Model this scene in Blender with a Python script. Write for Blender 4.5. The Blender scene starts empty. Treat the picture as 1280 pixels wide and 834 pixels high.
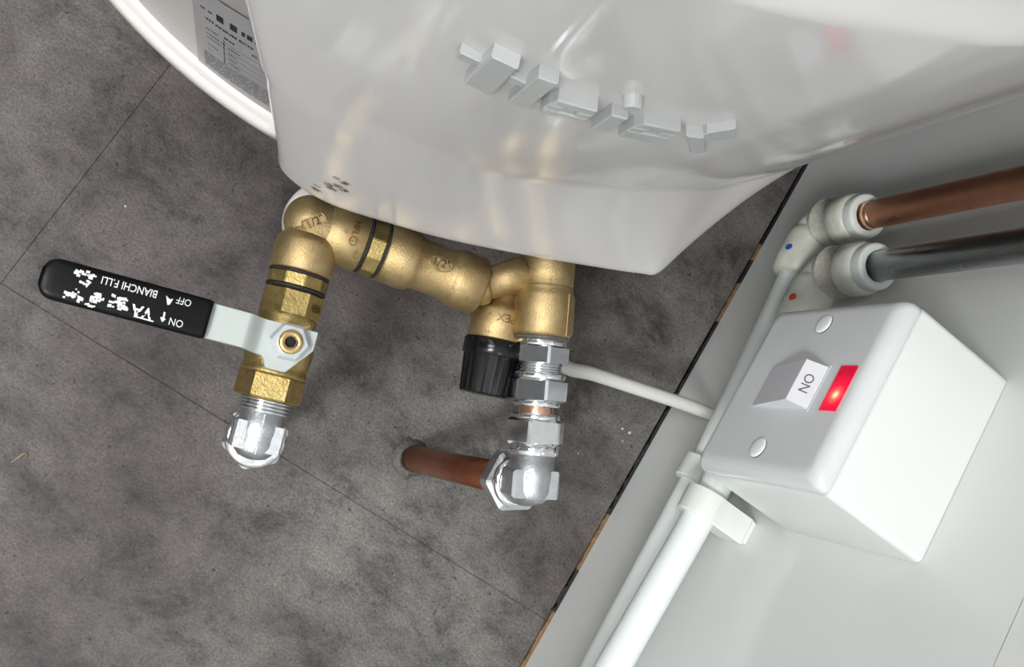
import bpy, bmesh, math, random
from mathutils import Vector, Matrix

# ------------------------------------------------------------------ camera, world, lights
scn = bpy.context.scene
COL = scn.collection
MM = 0.001
cam_d = bpy.data.cameras.new('camera')
cam_d.sensor_width = 36.0
cam_d.lens = 33.7626
cam_d.clip_start = 0.01
cam = bpy.data.objects.new('camera', cam_d)
COL.objects.link(cam)
CX = Vector((0.783506, 0.513657, 0.349678)); CY = Vector((-0.558809, 0.828558, 0.034991)); CZ = CX.cross(CY)
cam.matrix_world = Matrix(((CX.x, CY.x, CZ.x, -0.27513), (CX.y, CY.y, CZ.y, -0.08702), (CX.z, CY.z, CZ.z, 0.54511), (0, 0, 0, 1)))
scn.camera = cam

world = bpy.data.worlds.new('room_ambient')
scn.world = world
world.use_nodes = True
world.node_tree.nodes['Background'].inputs[0].default_value = (0.93, 0.96, 1.0, 1)
world.node_tree.nodes['Background'].inputs[1].default_value = 0.10

def area(name, loc, target, size, power, col):
    d = bpy.data.lights.new(name, 'AREA')
    d.shape = 'RECTANGLE'; d.size, d.size_y = size
    d.energy = power; d.color = col
    o = bpy.data.objects.new(name, d); COL.objects.link(o)
    o.location = loc
    o.rotation_euler = (Vector(target) - Vector(loc)).to_track_quat('-Z', 'Y').to_euler()
    return o
area('ceiling_light', (-0.78, -1.15, 2.34), (-0.20, -0.10, 0.1), (0.40, 1.2), 54, (0.99, 1.0, 0.99))
area('added_wall_fill', (-1.15, -0.35, 2.34), (-0.5, -0.15, 0.0), (0.40, 1.2), 24, (0.99, 1.0, 0.99))  # unseen fill lamp, added to brighten the white wall

scn.view_settings.view_transform = 'Standard'
scn.view_settings.look = 'None'
scn.view_settings.gamma = 1.0
scn.view_settings.use_curve_mapping = False
scn.view_settings.exposure = 0.34

# ------------------------------------------------------------------ materials
MAT = {}
def mat(name, color=(.8, .8, .8), metal=0.0, rough=0.4, coat=0.0, spec=0.5):
    m = bpy.data.materials.new(name); m.use_nodes = True
    b = m.node_tree.nodes['Principled BSDF']
    b.inputs['Base Color'].default_value = (*color, 1)
    b.inputs['Metallic'].default_value = metal
    b.inputs['Roughness'].default_value = rough
    b.inputs['Coat Weight'].default_value = coat
    b.inputs['Coat Roughness'].default_value = 0.06
    b.inputs['Specular IOR Level'].default_value = spec
    MAT[name] = m
    return m
def N(m, t, **k):
    n = m.node_tree.nodes.new(t)
    for a, v in k.items(): setattr(n, a, v)
    return n
def L(m, a, b): m.node_tree.links.new(a, b)
def noise(m, scale, detail=4, rough=.55, vec=None, dist=0):
    n = N(m, 'ShaderNodeTexNoise')
    n.inputs['Scale'].default_value = scale; n.inputs['Detail'].default_value = detail
    n.inputs['Roughness'].default_value = rough; n.inputs['Distortion'].default_value = dist
    if vec is None:
        g = N(m, 'ShaderNodeNewGeometry'); vec = g.outputs['Position']
    L(m, vec, n.inputs['Vector'])
    return n.outputs['Fac']
def ramp(m, fac, stops):
    r = N(m, 'ShaderNodeValToRGB')
    e = r.color_ramp.elements
    while len(e) < len(stops): e.new(0.5)
    for i, (p, c) in enumerate(stops):
        e[i].position = p; e[i].color = (*c, 1) if len(c) == 3 else c
    L(m, fac, r.inputs['Fac'])
    return r.outputs['Color']
def mix(m, fac, a, b, mode='MIX'):
    x = N(m, 'ShaderNodeMix', data_type='RGBA', blend_type=mode)
    if isinstance(fac, (int, float)): x.inputs[0].default_value = fac
    else: L(m, fac, x.inputs[0])
    for s, v in ((x.inputs[6], a), (x.inputs[7], b)):
        if isinstance(v, tuple): s.default_value = (*v, 1)
        else: L(m, v, s)
    return x.outputs[2]
def bsdf(m): return m.node_tree.nodes['Principled BSDF']
def bump(m, h, strength=.3, dist=.0004):
    b = N(m, 'ShaderNodeBump'); b.inputs['Strength'].default_value = strength; b.inputs['Distance'].default_value = dist
    L(m, h, b.inputs['Height']); L(m, b.outputs['Normal'], bsdf(m).inputs['Normal'])
def noisy_metal(name, c1, c2, rlo, rhi, s=160, bstr=.25, bsc=1800, dark=None):
    m = mat(name, c1, 1.0, rlo)
    col = ramp(m, noise(m, s, 5, .6), [(.3, c1), (.7, c2)])
    if dark: col = mix(m, ramp(m, noise(m, s * 1.7, 6, .7), [(.60, (0, 0, 0)), (.74, (1, 1, 1))]), col, dark)
    L(m, col, bsdf(m).inputs['Base Color'])
    r = N(m, 'ShaderNodeMapRange'); r.inputs[3].default_value = rlo; r.inputs[4].default_value = rhi
    L(m, noise(m, s * 2.3, 4), r.inputs[0]); L(m, r.outputs[0], bsdf(m).inputs['Roughness'])
    if bstr: bump(m, noise(m, bsc, 3), bstr)
    return m
noisy_metal('cast_brass', (.39, .28, .135), (.51, .385, .205), .44, .60, 140, .5, 1500, (.2, .125, .05))
noisy_metal('worn_brass', (.33, .24, .09), (.49, .37, .16), .36, .54, 260, .6, 900, (.14, .09, .03))
noisy_metal('bright_brass', (.62, .44, .2), (.72, .52, .25), .2, .3, 200, 0)
noisy_metal('chrome', (.74, .75, .78), (.82, .83, .85), .07, .15, 300, .06, 900)
noisy_metal('cast_chrome', (.48, .49, .52), (.58, .59, .62), .34, .48, 300, .5, 1800)
noisy_metal('nickel_pipe', (.46, .48, .49), (.54, .56, .57), .24, .34, 60, 0)
noisy_metal('riser_copper', (.66, .31, .19), (.76, .40, .26), .42, .56, 60, .1, 900, (.44, .18, .10))
noisy_metal('copper', (.62, .27, .15), (.74, .38, .24), .25, .4, 150, .1, 900, (.36, .14, .08))
noisy_metal('aged_copper', (.36, .125, .065), (.47, .19, .11), .34, .5, 90, .1, 900, (.2, .07, .04))
noisy_metal('bare_copper', (.86, .48, .34), (.92, .58, .42), .25, .35, 300, .1, 900)
noisy_metal('dirty_brass', (.15, .10, .045), (.24, .165, .075), .5, .6, 200, 0)
mat('zinc_plate', (.47, .51, .50), .25, .45)
mat('nut_steel', (.62, .66, .70), .85, .33)
mat('black_grip', (.003, .003, .0035), 0, .32, 0, .16)
mat('black_cap', (.004, .004, .005), 0, .2, 0, .4)
m = mat('black_seal', (.012, .012, .013), 0, .5); bump(m, noise(m, 900, 4), .9, .001)
mat('bore_shade', (.004, .004, .004), 0, .8)
m = mat('print_white', (.68, .68, .68), 0, .55)
mat('print_shade_grey', (.10, .10, .11), 0, .6)
mat('print_black', (.012, .012, .014), 0, .6)
mat('label_silver', (.36, .35, .36), .3, .4)
mat('label_line', (.08, .08, .085), 0, .5)
mat('box_white', (.70, .72, .71), 0, .28)
mat('plate_white', (.64, .66, .67), 0, .22)
mat('rocker_white', (.68, .69, .73), 0, .25)
mat('screw_cap', (.84, .86, .86), 0, .2)
mat('pipe_white', (.80, .85, .84), 0, .3)
mat('clip_white', (.74, .76, .73), 0, .42)
mat('cable_white', (.72, .72, .68), 0, .45)
m = mat('fitting_cream', (.70, .71, .64), 0, .36)
L(m, ramp(m, noise(m, 160, 5), [(.35, (.72, .73, .66)), (.72, (.62, .63, .55))]), bsdf(m).inputs['Base Color'])
m = mat('collar_ring', (.58, .59, .52), 0, .42)
L(m, ramp(m, noise(m, 420, 5, .7), [(.3, (.56, .56, .50)), (.7, (.36, .35, .30))]), bsdf(m).inputs['Base Color'])
mat('fitting_insert', (.78, .83, .80), 0, .35)
mat('blue_mark', (.02, .09, .45), 0, .4)
mat('red_mark', (.62, .07, .02), 0, .4)
mat('badge_grey', (.44, .455, .455), .1, .3)
mat('grout_dark', (.055, .052, .05), 0, .8)
m = mat('sealant_clear', (.075, .072, .066), 0, .3); bump(m, noise(m, 500, 4), .8, .001)
m = mat('timber_edge', (.24, .15, .08), 0, .8)
L(m, ramp(m, noise(m, 220, 6, .7), [(.3, (.30, .19, .10)), (.62, (.18, .10, .05)), (.8, (.03, .02, .015))]), bsdf(m).inputs['Base Color'])
mat('straw', (.30, .22, .13), 0, .7)
mat('speck', (.6, .58, .54), 0, .7)
m = mat('wall_white', (.76, .78, .77), 0, .13)
mat('room_paint', (.10, .10, .105), 0, .7)
mat('ceiling_paint', (.72, .72, .70), 0, .8)
bump(m, noise(m, 9, 2), .05, .002)

# heater cover: glossy white with a smudged dark ink stamp low on the chin
m = mat('heater_white', (.55, .54, .545), 0, .10, 0, .32)
g = N(m, 'ShaderNodeNewGeometry')
def blob(cx, cy, cz, rad):
    v = N(m, 'ShaderNodeVectorMath', operation='DISTANCE'); L(m, g.outputs['Position'], v.inputs[0]); v.inputs[1].default_value = (cx * MM, cy * MM, cz * MM)
    r = N(m, 'ShaderNodeMapRange'); r.inputs[1].default_value = rad * MM * 1.35; r.inputs[2].default_value = rad * MM * .6; L(m, v.outputs['Value'], r.inputs[0])
    return r.outputs[0]
BLOBS = [(-264.9, 0.3, 184.2, 2.2), (-265.6, 0.4, 189.1, 1.4), (-262.6, 1.3, 197.3, 2.0), (-261.0, 1.5, 194.0, 2.2), (-259.9, 2.1, 200.5, 2.0), (-258.9, 2.7, 207.0, 2.0), (-257.3, 2.6, 198.7, 2.0), (-262.3, 2.0, 208.8, 1.3)]
fac = None
for bp in BLOBS:
    o = blob(*bp)
    if fac is None: fac = o
    else:
        x = N(m, 'ShaderNodeMath', operation='MAXIMUM'); L(m, fac, x.inputs[0]); L(m, o, x.inputs[1]); fac = x.outputs[0]
nz = ramp(m, noise(m, 620, 3, .6), [(.36, (0, 0, 0)), (.50, (1, 1, 1))])
x = N(m, 'ShaderNodeMath', operation='MULTIPLY'); L(m, fac, x.inputs[0]); L(m, nz, x.inputs[1])
L(m, mix(m, x.outputs[0], (.555, .54, .547), (.08, .07, .06)), bsdf(m).inputs['Base Color'])
mat('casing_white', (.60, .57, .56), 0, .3)

# vinyl floor, stone print with brownish and grey areas; broad tone also paints light falloff
m = mat('vinyl_stone', (.15, .15, .15), 0, .5)
g = N(m, 'ShaderNodeNewGeometry'); P = g.outputs['Position']
mp = N(m, 'ShaderNodeMapping'); mp.inputs['Rotation'].default_value = (0, 0, .9); mp.inputs['Scale'].default_value = (1, 1.35, 1); L(m, P, mp.inputs['Vector'])
of = N(m, 'ShaderNodeMapping'); of.inputs['Location'].default_value = (0.44, 0.85, 0); L(m, P, of.inputs['Vector'])  # shifted so dark left and pale front imitate the falloff of light
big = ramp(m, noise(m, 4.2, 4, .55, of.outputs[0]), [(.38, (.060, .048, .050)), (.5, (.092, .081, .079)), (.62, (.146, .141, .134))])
mid = ramp(m, noise(m, 20, 14, .80, mp.outputs[0], .25), [(.37, (.30, .28, .285)), (.5, (.97, .96, .96)), (.65, (1.55, 1.52, 1.48))])
fine = ramp(m, noise(m, 700, 4, .7, P), [(.34, (.62, .61, .61)), (.5, (1, 1, 1)), (.68, (1.42, 1.40, 1.38))])
pit = ramp(m, noise(m, 330, 3, .55, P, .5), [(.27, (.22, .21, .21)), (.36, (1, 1, 1))])
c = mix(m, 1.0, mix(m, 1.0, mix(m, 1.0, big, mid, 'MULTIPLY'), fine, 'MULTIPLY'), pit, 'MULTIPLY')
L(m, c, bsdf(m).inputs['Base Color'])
bump(m, noise(m, 520, 5, .75, mp.outputs[0]), .5, .0008)

# neon lens: a small lamp glowing inside a red window
m = mat('neon_red', (.55, .01, .04), 0, .12)
tc = N(m, 'ShaderNodeNewGeometry')
v = N(m, 'ShaderNodeVectorMath', operation='DISTANCE'); L(m, tc.outputs['Position'], v.inputs[0]); v.inputs[1].default_value = (-.0612, .0415, .2375)
rr = N(m, 'ShaderNodeMapRange'); rr.inputs[1].default_value = .0005; rr.inputs[2].default_value = .011; L(m, v.outputs['Value'], rr.inputs[0])
L(m, ramp(m, rr.outputs[0], [(0, (1, .75, .45)), (.16, (1, .12, .08)), (.4, (.55, .006, .03)), (1, (.20, .001, .012))]), bsdf(m).inputs['Emission Color'])
bsdf(m).inputs['Emission Strength'].default_value = 1.0
bump(m, noise(m, 700, 2), .4, .0006)

# ------------------------------------------------------------------ mesh helpers (all in millimetres, world axes)
class MB:
    def __init__(s): s.v = []; s.f = []; s.sm = []
    def add(s, v, f, smooth=True):
        o = len(s.v); s.v += [tuple(p) for p in v]; s.f += [tuple(i + o for i in q) for q in f]; s.sm += [smooth] * len(f)
        return s
def frame(d, up=(0, 0, 1)):
    w = Vector(d).normalized(); u = Vector(up)
    if abs(w.dot(u)) > .97: u = Vector((0, 1, 0))
    x = u.cross(w).normalized(); y = w.cross(x)
    return x, y, w
def lathe(mb, o, d, prof, n=36, smooth=True, rot=0.0, up=(0, 0, 1)):
    """prof: (distance along the axis, radius); repeated rows make hard edges"""
    x, y, w = frame(d, up); o = Vector(o); vs = []; fs = []
    rows = []
    for (t, r) in prof:
        row = []
        for k in range(n):
            a = rot + 2 * math.pi * k / n
            row.append(o + w * t + (x * math.cos(a) + y * math.sin(a)) * r)
        rows.append(row)
    V = [p for r in rows for p in r]
    for i in range(len(rows) - 1):
        for k in range(n):
            a = i * n + k; b = i * n + (k + 1) % n
            fs.append((a, b, b + n, a + n))
    fs.append(tuple(reversed(range(n)))); fs.append(tuple((len(rows) - 1) * n + k for k in range(n)))
    mb.add(V, fs, smooth)
    return mb
def sharp(prof, bev=.35):
    """insert small bevels at profile corners so smooth shading keeps its edges"""
    out = []
    for i, (t, r) in enumerate(prof):
        if 0 < i < len(prof) - 1 or True:
            if i > 0:
                a = prof[i - 1]; dl = math.hypot(a[0] - t, a[1] - r)
                if dl > bev * 2.2: out.append((t + (a[0] - t) / dl * bev, r + (a[1] - r) / dl * bev))
            if i in (0, len(prof) - 1): out.append((t, r))
            if i < len(prof) - 1:
                b = prof[i + 1]; dl = math.hypot(b[0] - t, b[1] - r)
                if dl > bev * 2.2: out.append((t + (b[0] - t) / dl * bev, r + (b[1] - r) / dl * bev))
    return out
def closed(prof):
    return [(prof[0][0], 0.01)] + prof + [(prof[-1][0], 0.01)]
def turn(mb, o, d, prof, n=40, bev=.35, smooth=True, rot=0.0):
    return lathe(mb, o, d, sharp(closed(prof), bev), n, smooth, rot)
def hexnut(mb, o, d, t0, t1, r, n=6, rot=0.0, cham=.9):
    """r across corners / 2, chamfered ends"""
    x, y, w = frame(d); o = Vector(o); rows = []; eb = .055 if n == 6 else .03
    for (tt, q) in ((t0, .01), (t0, r * .86), (t0 + cham, r), (t1 - cham, r), (t1, r * .86), (t1, .01)):
        row = []
        for k in range(n):
            for e in (-eb, eb):
                a = rot + 2 * math.pi * k / n + e
                row.append(o + w * tt + (x * math.cos(a) + y * math.sin(a)) * q)
        rows.append(row)
    m2 = 2 * n
    mb.add([p for q in rows for p in q], [(i * m2 + k, i * m2 + (k + 1) % m2, (i + 1) * m2 + (k + 1) % m2, (i + 1) * m2 + k) for i in range(5) for k in range(m2)] + [tuple(reversed(range(m2))), tuple(5 * m2 + k for k in range(m2))], False)
def tube(mb, pts, r, n=20, smooth=True, cap=True):
    pts = [Vector(p) for p in pts]; rows = []
    x = None
    for i, p in enumerate(pts):
        t = (pts[min(i + 1, len(pts) - 1)] - pts[max(i - 1, 0)]).normalized()
        if x is None: x, y, _ = frame(t)
        else:
            x = (x - t * x.dot(t)).normalized()
        y = t.cross(x)
        rr = r[i] if isinstance(r, (list, tuple)) else r
        rows.append([p + (x * math.cos(2 * math.pi * k / n) + y * math.sin(2 * math.pi * k / n)) * rr for k in range(n)])
    V = [p for q in rows for p in q]; F = []
    for i in range(len(rows) - 1):
        for k in range(n):
            a = i * n + k; b = i * n + (k + 1) % n; F.append((a, b, b + n, a + n))
    if cap: F.append(tuple(reversed(range(n)))); F.append(tuple((len(rows) - 1) * n + k for k in range(n)))
    mb.add(V, F, smooth)
def spline(P, per=10):
    P = [Vector(p) for p in P]; out = []
    for i in range(len(P) - 1):
        a, b, c, d = P[max(i - 1, 0)], P[i], P[i + 1], P[min(i + 2, len(P) - 1)]
        for k in range(per):
            u = k / per
            out.append(.5 * ((2 * b) + (-a + c) * u + (2 * a - 5 * b + 4 * c - d) * u * u + (-a + 3 * b - 3 * c + d) * u ** 3))
    out.append(P[-1]); return out
def arc_pts(c, p0, p1, n=10):
    """quarter bend from p0 to p1 around the corner point c (quadratic curve)"""
    c, p0, p1 = Vector(c), Vector(p0), Vector(p1)
    return [p0 * (1 - u) ** 2 + c * 2 * u * (1 - u) + p1 * u * u for u in [i / n for i in range(n + 1)]]
def prism(mb, poly, fn, h0, h1, smooth=False):
    """poly in 2d, fn(a, b, h) -> world point"""
    n = len(poly)
    V = [fn(a, b, h0) for a, b in poly] + [fn(a, b, h1) for a, b in poly]
    F = [tuple(reversed(range(n))), tuple(range(n, 2 * n))] + [(i, (i + 1) % n, (i + 1) % n + n, i + n) for i in range(n)]
    mb.add(V, F, smooth)
def bevprism(mb, poly, fn, h0, h1, b):
    """prism with a chamfered top edge"""
    n = len(poly); c = Vector((sum(p[0] for p in poly) / n, sum(p[1] for p in poly) / n))
    ins = []
    for i in range(n):
        p = Vector(poly[i]); a = (Vector(poly[i - 1]) - p).normalized(); q = (Vector(poly[(i + 1) % n]) - p).normalized()
        ar = Vector((-q.y, q.x)); al = Vector((a.y, -a.x))
        m2 = (ar + al); m2 = m2.normalized() if m2.length > 1e-6 else ar
        s = 1 if m2.dot(c - p) > 0 or True else 1
        k = b / max(.35, m2.dot(ar)); ins.append(p + m2 * k)
    V = [fn(*p, h0) for p in poly] + [fn(*p, h1 - b) for p in poly] + [fn(p.x, p.y, h1) for p in ins]
    F = [tuple(reversed(range(n))), tuple(range(2 * n, 3 * n))]
    for i in range(n):
        j = (i + 1) % n
        F += [(i, j, j + n, i + n), (i + n, j + n, j + 2 * n, i + 2 * n)]
    mb.add(V, F, False)
def rrect(a0, a1, b0, b1, r, n=5):
    P = []
    for (ca, cb, s) in ((a1 - r, b1 - r, 0), (a0 + r, b1 - r, 1), (a0 + r, b0 + r, 2), (a1 - r, b0 + r, 3)):
        for k in range(n + 1):
            t = math.pi / 2 * (s + k / n); P.append((ca + r * math.cos(t), cb + r * math.sin(t)))
    return P
def text_mesh(txt, size, extrude=.0, bold=0.0):
    c = bpy.data.curves.new('txt', 'FONT'); c.body = txt; c.size = size; c.extrude = extrude; c.offset = bold; c.resolution_u = 3
    c.align_x = 'CENTER'; c.align_y = 'CENTER'
    o = bpy.data.objects.new('txt', c); COL.objects.link(o)
    dg = bpy.context.evaluated_depsgraph_get(); dg.update()
    me = bpy.data.meshes.new_from_object(o.evaluated_get(dg))
    V = [tuple(v.co) for v in me.vertices]; F = [tuple(p.vertices) for p in me.polygons]
    bpy.data.objects.remove(o); bpy.data.curves.remove(c); bpy.data.meshes.remove(me)
    return V, F
def put_text(mb, txt, size, fn, ext=.15, bold=0.0):
    V, F = text_mesh(txt, size, ext, bold)
    mb.add([fn(*p) for p in V], F, False)

def finish(name, mb, material, parent=None, base=None):
    me = bpy.data.meshes.new(name)
    org = Vector((0, 0, 0))
    if parent is None:
        if base is None:
            xs = [p[0] for p in mb.v]; ys = [p[1] for p in mb.v]; zs = [p[2] for p in mb.v]
            org = Vector(((min(xs) + max(xs)) / 2, (min(ys) + max(ys)) / 2, min(zs)))
        else: org = Vector(base)
    else:
        org = Vector(parent['_o'])
    me.from_pydata([(Vector(p) - org) * MM for p in mb.v], [], mb.f)
    me.update()
    bm = bmesh.new(); bm.from_mesh(me); bmesh.ops.recalc_face_normals(bm, faces=bm.faces); bm.to_mesh(me); bm.free()
    for p, s in zip(me.polygons, mb.sm): p.use_smooth = s
    me.materials.append(MAT[material])
    o = bpy.data.objects.new(name, me); COL.objects.link(o)
    o['_o'] = tuple(org)
    if parent is not None: o.parent = parent
    else: o.location = org * MM
    return o
def tag(o, label, cat, group=None):
    o['label'] = label; o['category'] = cat
    if group: o['group'] = group
    return o
def thing(name, label, cat, base, group=None):
    o = bpy.data.objects.new(name, None); COL.objects.link(o); o.empty_display_size = .01
    o.location = Vector(base) * MM; o['_o'] = tuple(base)
    return tag(o, label, cat, group)
def struct(o): o['kind'] = 'structure'; return o
def boxm(mb, x0, x1, y0, y1, z0, z1, smooth=False):
    V = [(x, y, z) for z in (z0, z1) for y in (y0, y1) for x in (x0, x1)]
    mb.add(V, [(0, 2, 3, 1), (4, 5, 7, 6), (0, 1, 5, 4), (2, 6, 7, 3), (0, 4, 6, 2), (1, 3, 7, 5)], smooth)

# ------------------------------------------------------------------ the setting
mb = MB(); boxm(mb, -2200, 60, -1600, 410, -40, -3.2)
floor = struct(finish('floor', mb, 'grout_dark', None, (0, 0, 0)))
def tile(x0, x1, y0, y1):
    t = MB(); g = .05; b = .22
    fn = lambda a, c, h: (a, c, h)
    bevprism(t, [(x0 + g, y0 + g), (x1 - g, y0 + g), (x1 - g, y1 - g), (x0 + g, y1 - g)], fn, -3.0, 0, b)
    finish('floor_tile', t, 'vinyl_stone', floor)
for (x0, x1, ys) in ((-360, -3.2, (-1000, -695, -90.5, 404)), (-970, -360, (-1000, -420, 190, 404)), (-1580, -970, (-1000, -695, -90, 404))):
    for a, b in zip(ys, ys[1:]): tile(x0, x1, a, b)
# ragged timber edge and black gap filler showing along the wall
rnd = random.Random(4)
def ragged(y0, y1, w0, w1, zt):
    pts = []; n = max(4, int((y1 - y0) / 2.2))
    for k in range(n + 1): pts.append((-.1, y0 + (y1 - y0) * k / n))
    for k in range(n, -1, -1): pts.append((-(w0 + (w1 - w0) * rnd.random()), y0 + (y1 - y0) * k / n))
    t = MB(); prism(t, pts, lambda a, b, h: (a, b, h), -3.1, zt); return t
for (a, b) in ((-150, -84), (-55, -16), (130, 161), (180, 193)):
    finish('timber_edge', ragged(a, b, 1.8, 3.0, .2), 'timber_edge', floor)
for (a, b, w) in ((-84, -55, 4.0), (-16, 30, 3.8), (30, 130, 2.6), (161, 180, 2.4), (193, 300, 2.4)):
    finish('gap_filler', ragged(a, b, 1.5, w, .3), 'black_seal', floor)

mb = MB(); boxm(mb, 4, 60, -1600, 410, -40, 2400)
wall = struct(finish('wall_right', mb, 'grout_dark', None, (0, 0, 0)))
for (z0, z1) in ((0.4, 296.6), (297.8, 1200), (1201, 2400)):
    t = MB(); bevprism(t, [(z0, -1600), (z0, 404), (z1, 404), (z1, -1600)], lambda a, b, h: (-h, b, a), -4, 0, .5)
    finish('wall_panel', t, 'wall_white', wall)
mb = MB(); boxm(mb, -2200, 4, 404, 460, -40, 2400)
struct(finish('wall_back', mb, 'wall_white', None, (0, 404, 0)))

mb = MB(); boxm(mb, -2200, -2150, -1600, 404, -3, 2400); struct(finish('wall_left', mb, 'room_paint', None, (-2200, 0, 0)))
mb = MB(); boxm(mb, -2150, 4, -1650, -1600, -3, 2400); struct(finish('wall_front', mb, 'ceiling_paint', None, (0, -1650, 0)))
mb = MB(); boxm(mb, -2200, 60, -1650, 460, 2400, 2440); struct(finish('ceiling', mb, 'ceiling_paint', None, (0, 0, 2400)))

# ------------------------------------------------------------------ water heater
hc = Vector((-308, 194))
heater = thing('water_heater', 'glossy white round electric water heater with raised brand letters above brass valves', 'water heater', (-308, 194, 165))
t = MB(); lathe(t, (-308, 194, 0), (0, 0, 1), sharp([(192, .01), (192, 184.5), (900, 184.5), (900, .01)], 2), 128)
casing = finish('tank_casing', t, 'casing_white', heater)
t = MB(); fp = [(180, 189.5), (188.4, 189.5), (189.8, 190.2), (190.4, 191.2), (190.4, 195.2), (189.6, 196.2), (188.4, 196.6), (187.6, 197.4), (186.6, 199.2), (180, 199.4)]
V = []; nf = 150
for k in range(nf + 1):
    th = math.radians(-200 + (6.4 + 200) * k / nf)
    V += [(-308 + r * math.sin(th), 194 - r * math.cos(th), z) for r, z in fp]
F = [(k * 10 + j, k * 10 + (j + 1) % 10, (k + 1) * 10 + (j + 1) % 10, (k + 1) * 10 + j) for k in range(nf) for j in range(10)] + [tuple(range(10)), tuple(nf * 10 + j for j in range(10))]
t.add(V, F, True)
finish('base_flange', t, 'casing_white', heater)
# bracket plate that carries it on the wall behind
t = MB(); boxm(t, -400, -216, 374, 404, 500, 760)
finish('wall_bracket', t, 'casing_white', heater)

ST = [  # wall x, y, crease height, lip x, y, outward lean
 (-292, 75, 262, -280, 62, -.25), (-301, 40, 262, -286, 34, -.25), (-303.5, 15, 264, -287, 14, -.25), (-299, 1, 268, -283, 4, -.25), (-287, -1, 272, -275, 0, -.18),
 (-258, 7, 272, -258, 1, 0), (-238, 15.5, 262, -235, 8.5, 0), (-218, 26.5, 250, -210, 18, 0), (-187, 47, 243, -178, 33, 0), (-173, 58, 238, -152, 46, 0),
 (-150, 78, 225, -133, 56, 0), (-132, 97, 210, -126, 61, 0), (-115, 117, 205, -122, 75, 0), (-104, 132, 202, -117, 100, 0), (-97, 150, 200, -108, 132, 0),
 (-95, 175, 200, -103, 168, 0), (-105, 215, 200, -110, 210, 0), (-137, 238, 200, -140, 232, 0)]
def station(t):
    n = len(ST); i = min(int(t), n - 2); u = t - i
    a, b, c, d = ST[max(i - 1, 0)], ST[i], ST[i + 1], ST[min(i + 2, n - 1)]
    return [.5 * (2 * q + (-p + r) * u + (2 * p - 5 * q + 4 * r - s) * u * u + (-p + 3 * q - 3 * r + s) * u ** 3) for p, q, r, s in zip(a, b, c, d)]
def sstep(a, b, x):
    x = max(0, min(1, (x - a) / (b - a))); return x * x * (3 - 2 * x)
RIDGE = 408.0
NT = 204
TS = [17 * k / NT for k in range(NT + 1)]
SV = [station(t) for t in TS]
def nrm(k):
    a = SV[max(k - 1, 0)]; b = SV[min(k + 1, NT)]
    d = Vector((b[0] - a[0], b[1] - a[1])).normalized(); return Vector((d.y, -d.x))
def wall_pt(k, z):
    s = SV[k]; n = nrm(k)
    p = Vector((s[0] + s[5] * max(0, z - 262), s[1]))
    p -= n * 6 * sstep(RIDGE - 6, RIDGE + 6, z)
    return p
rings = []
def ring(f): rings.append([f(k) for k in range(NT + 1)])
def lipc(k, inset, z):
    s = SV[k]; a = SV[max(k - 1, 0)]; b = SV[min(k + 1, NT)]
    d = Vector((b[3] - a[3], b[4] - a[4])).normalized(); n = Vector((d.y, -d.x))
    return Vector((s[3] - n.x * inset, s[4] - n.y * inset, z))
ring(lambda k: lipc(k, 9, 178)); ring(lambda k: lipc(k, 4, 172)); ring(lambda k: lipc(k, 2, 171)); ring(lambda k: lipc(k, .8, 172)); ring(lambda k: lipc(k, .1, 174))
QN = 22
for q in range(QN + 1):
    u = q / QN
    def f(k, u=u):
        s = SV[k]; z = 176 + (s[2] - 176) * u
        w = wall_pt(k, z); g = 1 - u; g = g * .86 + .14 * g * g * (3 - 2 * g) if u < 1 else 0
        return Vector((w.x + (s[3] - w.x) * g, w.y + (s[4] - w.y) * g, z))
    ring(f)
for q in range(1, 9):
    def f(k, q=q):
        z = SV[k][2] + (300 - SV[k][2]) * q / 8; w = wall_pt(k, z); return Vector((w.x, w.y, z))
    ring(f)
for z in list(range(312, 396, 12)) + list(range(396, 420, 1)) + [424, 430] + [440, 460, 480]:
    ring(lambda k, z=z: Vector((*wall_pt(k, z), z)))
ring(lambda k: Vector((*(wall_pt(k, 485) - nrm(k) * 2), 485)))
ring(lambda k: Vector((*(wall_pt(k, 485) - nrm(k) * 8), 488)))
t = MB(); n = NT + 1
V = [p for r in rings for p in r]; F = []
for i in range(len(rings) - 1):
    for k in range(NT): F.append((i * n + k, i * n + k + 1, (i + 1) * n + k + 1, (i + 1) * n + k))
t.add(V, F, True)
cover = finish('front_cover', t, 'heater_white', heater)
t = MB(); n0 = len(rings[0])
t.add(rings[0], [tuple(range(n0))], False); finish('cover_base', t, 'casing_white', heater)
t = MB(); t.add(rings[-1], [tuple(range(n0))], False); finish('cover_top', t, 'heater_white', heater)

# raised brand letters, set out along the curved front
SL = [0.0]
for k in range(NT): SL.append(SL[-1] + math.hypot(SV[k + 1][0] - SV[k][0], SV[k + 1][1] - SV[k][1]))
def on_cover(s, z, h):
    k = 0
    while k < NT - 1 and SL[k + 1] < s: k += 1
    u = (s - SL[k]) / (SL[k + 1] - SL[k])
    p = wall_pt(k, z) * (1 - u) + wall_pt(k + 1, z) * u; q = (nrm(k) * (1 - u) + nrm(k + 1) * u).normalized()
    return Vector((p.x + q.x * h, p.y + q.y * h, z))
def letter(polys, depth=3.2):
    t = MB()
    for P in polys:
        if isinstance(P, tuple): P, d0, d1 = P
        else: d0, d1 = -.5, depth
        a = sum(P[i][0] * P[(i + 1) % len(P)][1] - P[(i + 1) % len(P)][0] * P[i][1] for i in range(len(P)))
        if a < 0: P = P[::-1]
        bevprism(t, P, on_cover, d0, d1, .35)
    o = finish('badge_letter', t, 'badge_grey', cover)
    return o
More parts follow.
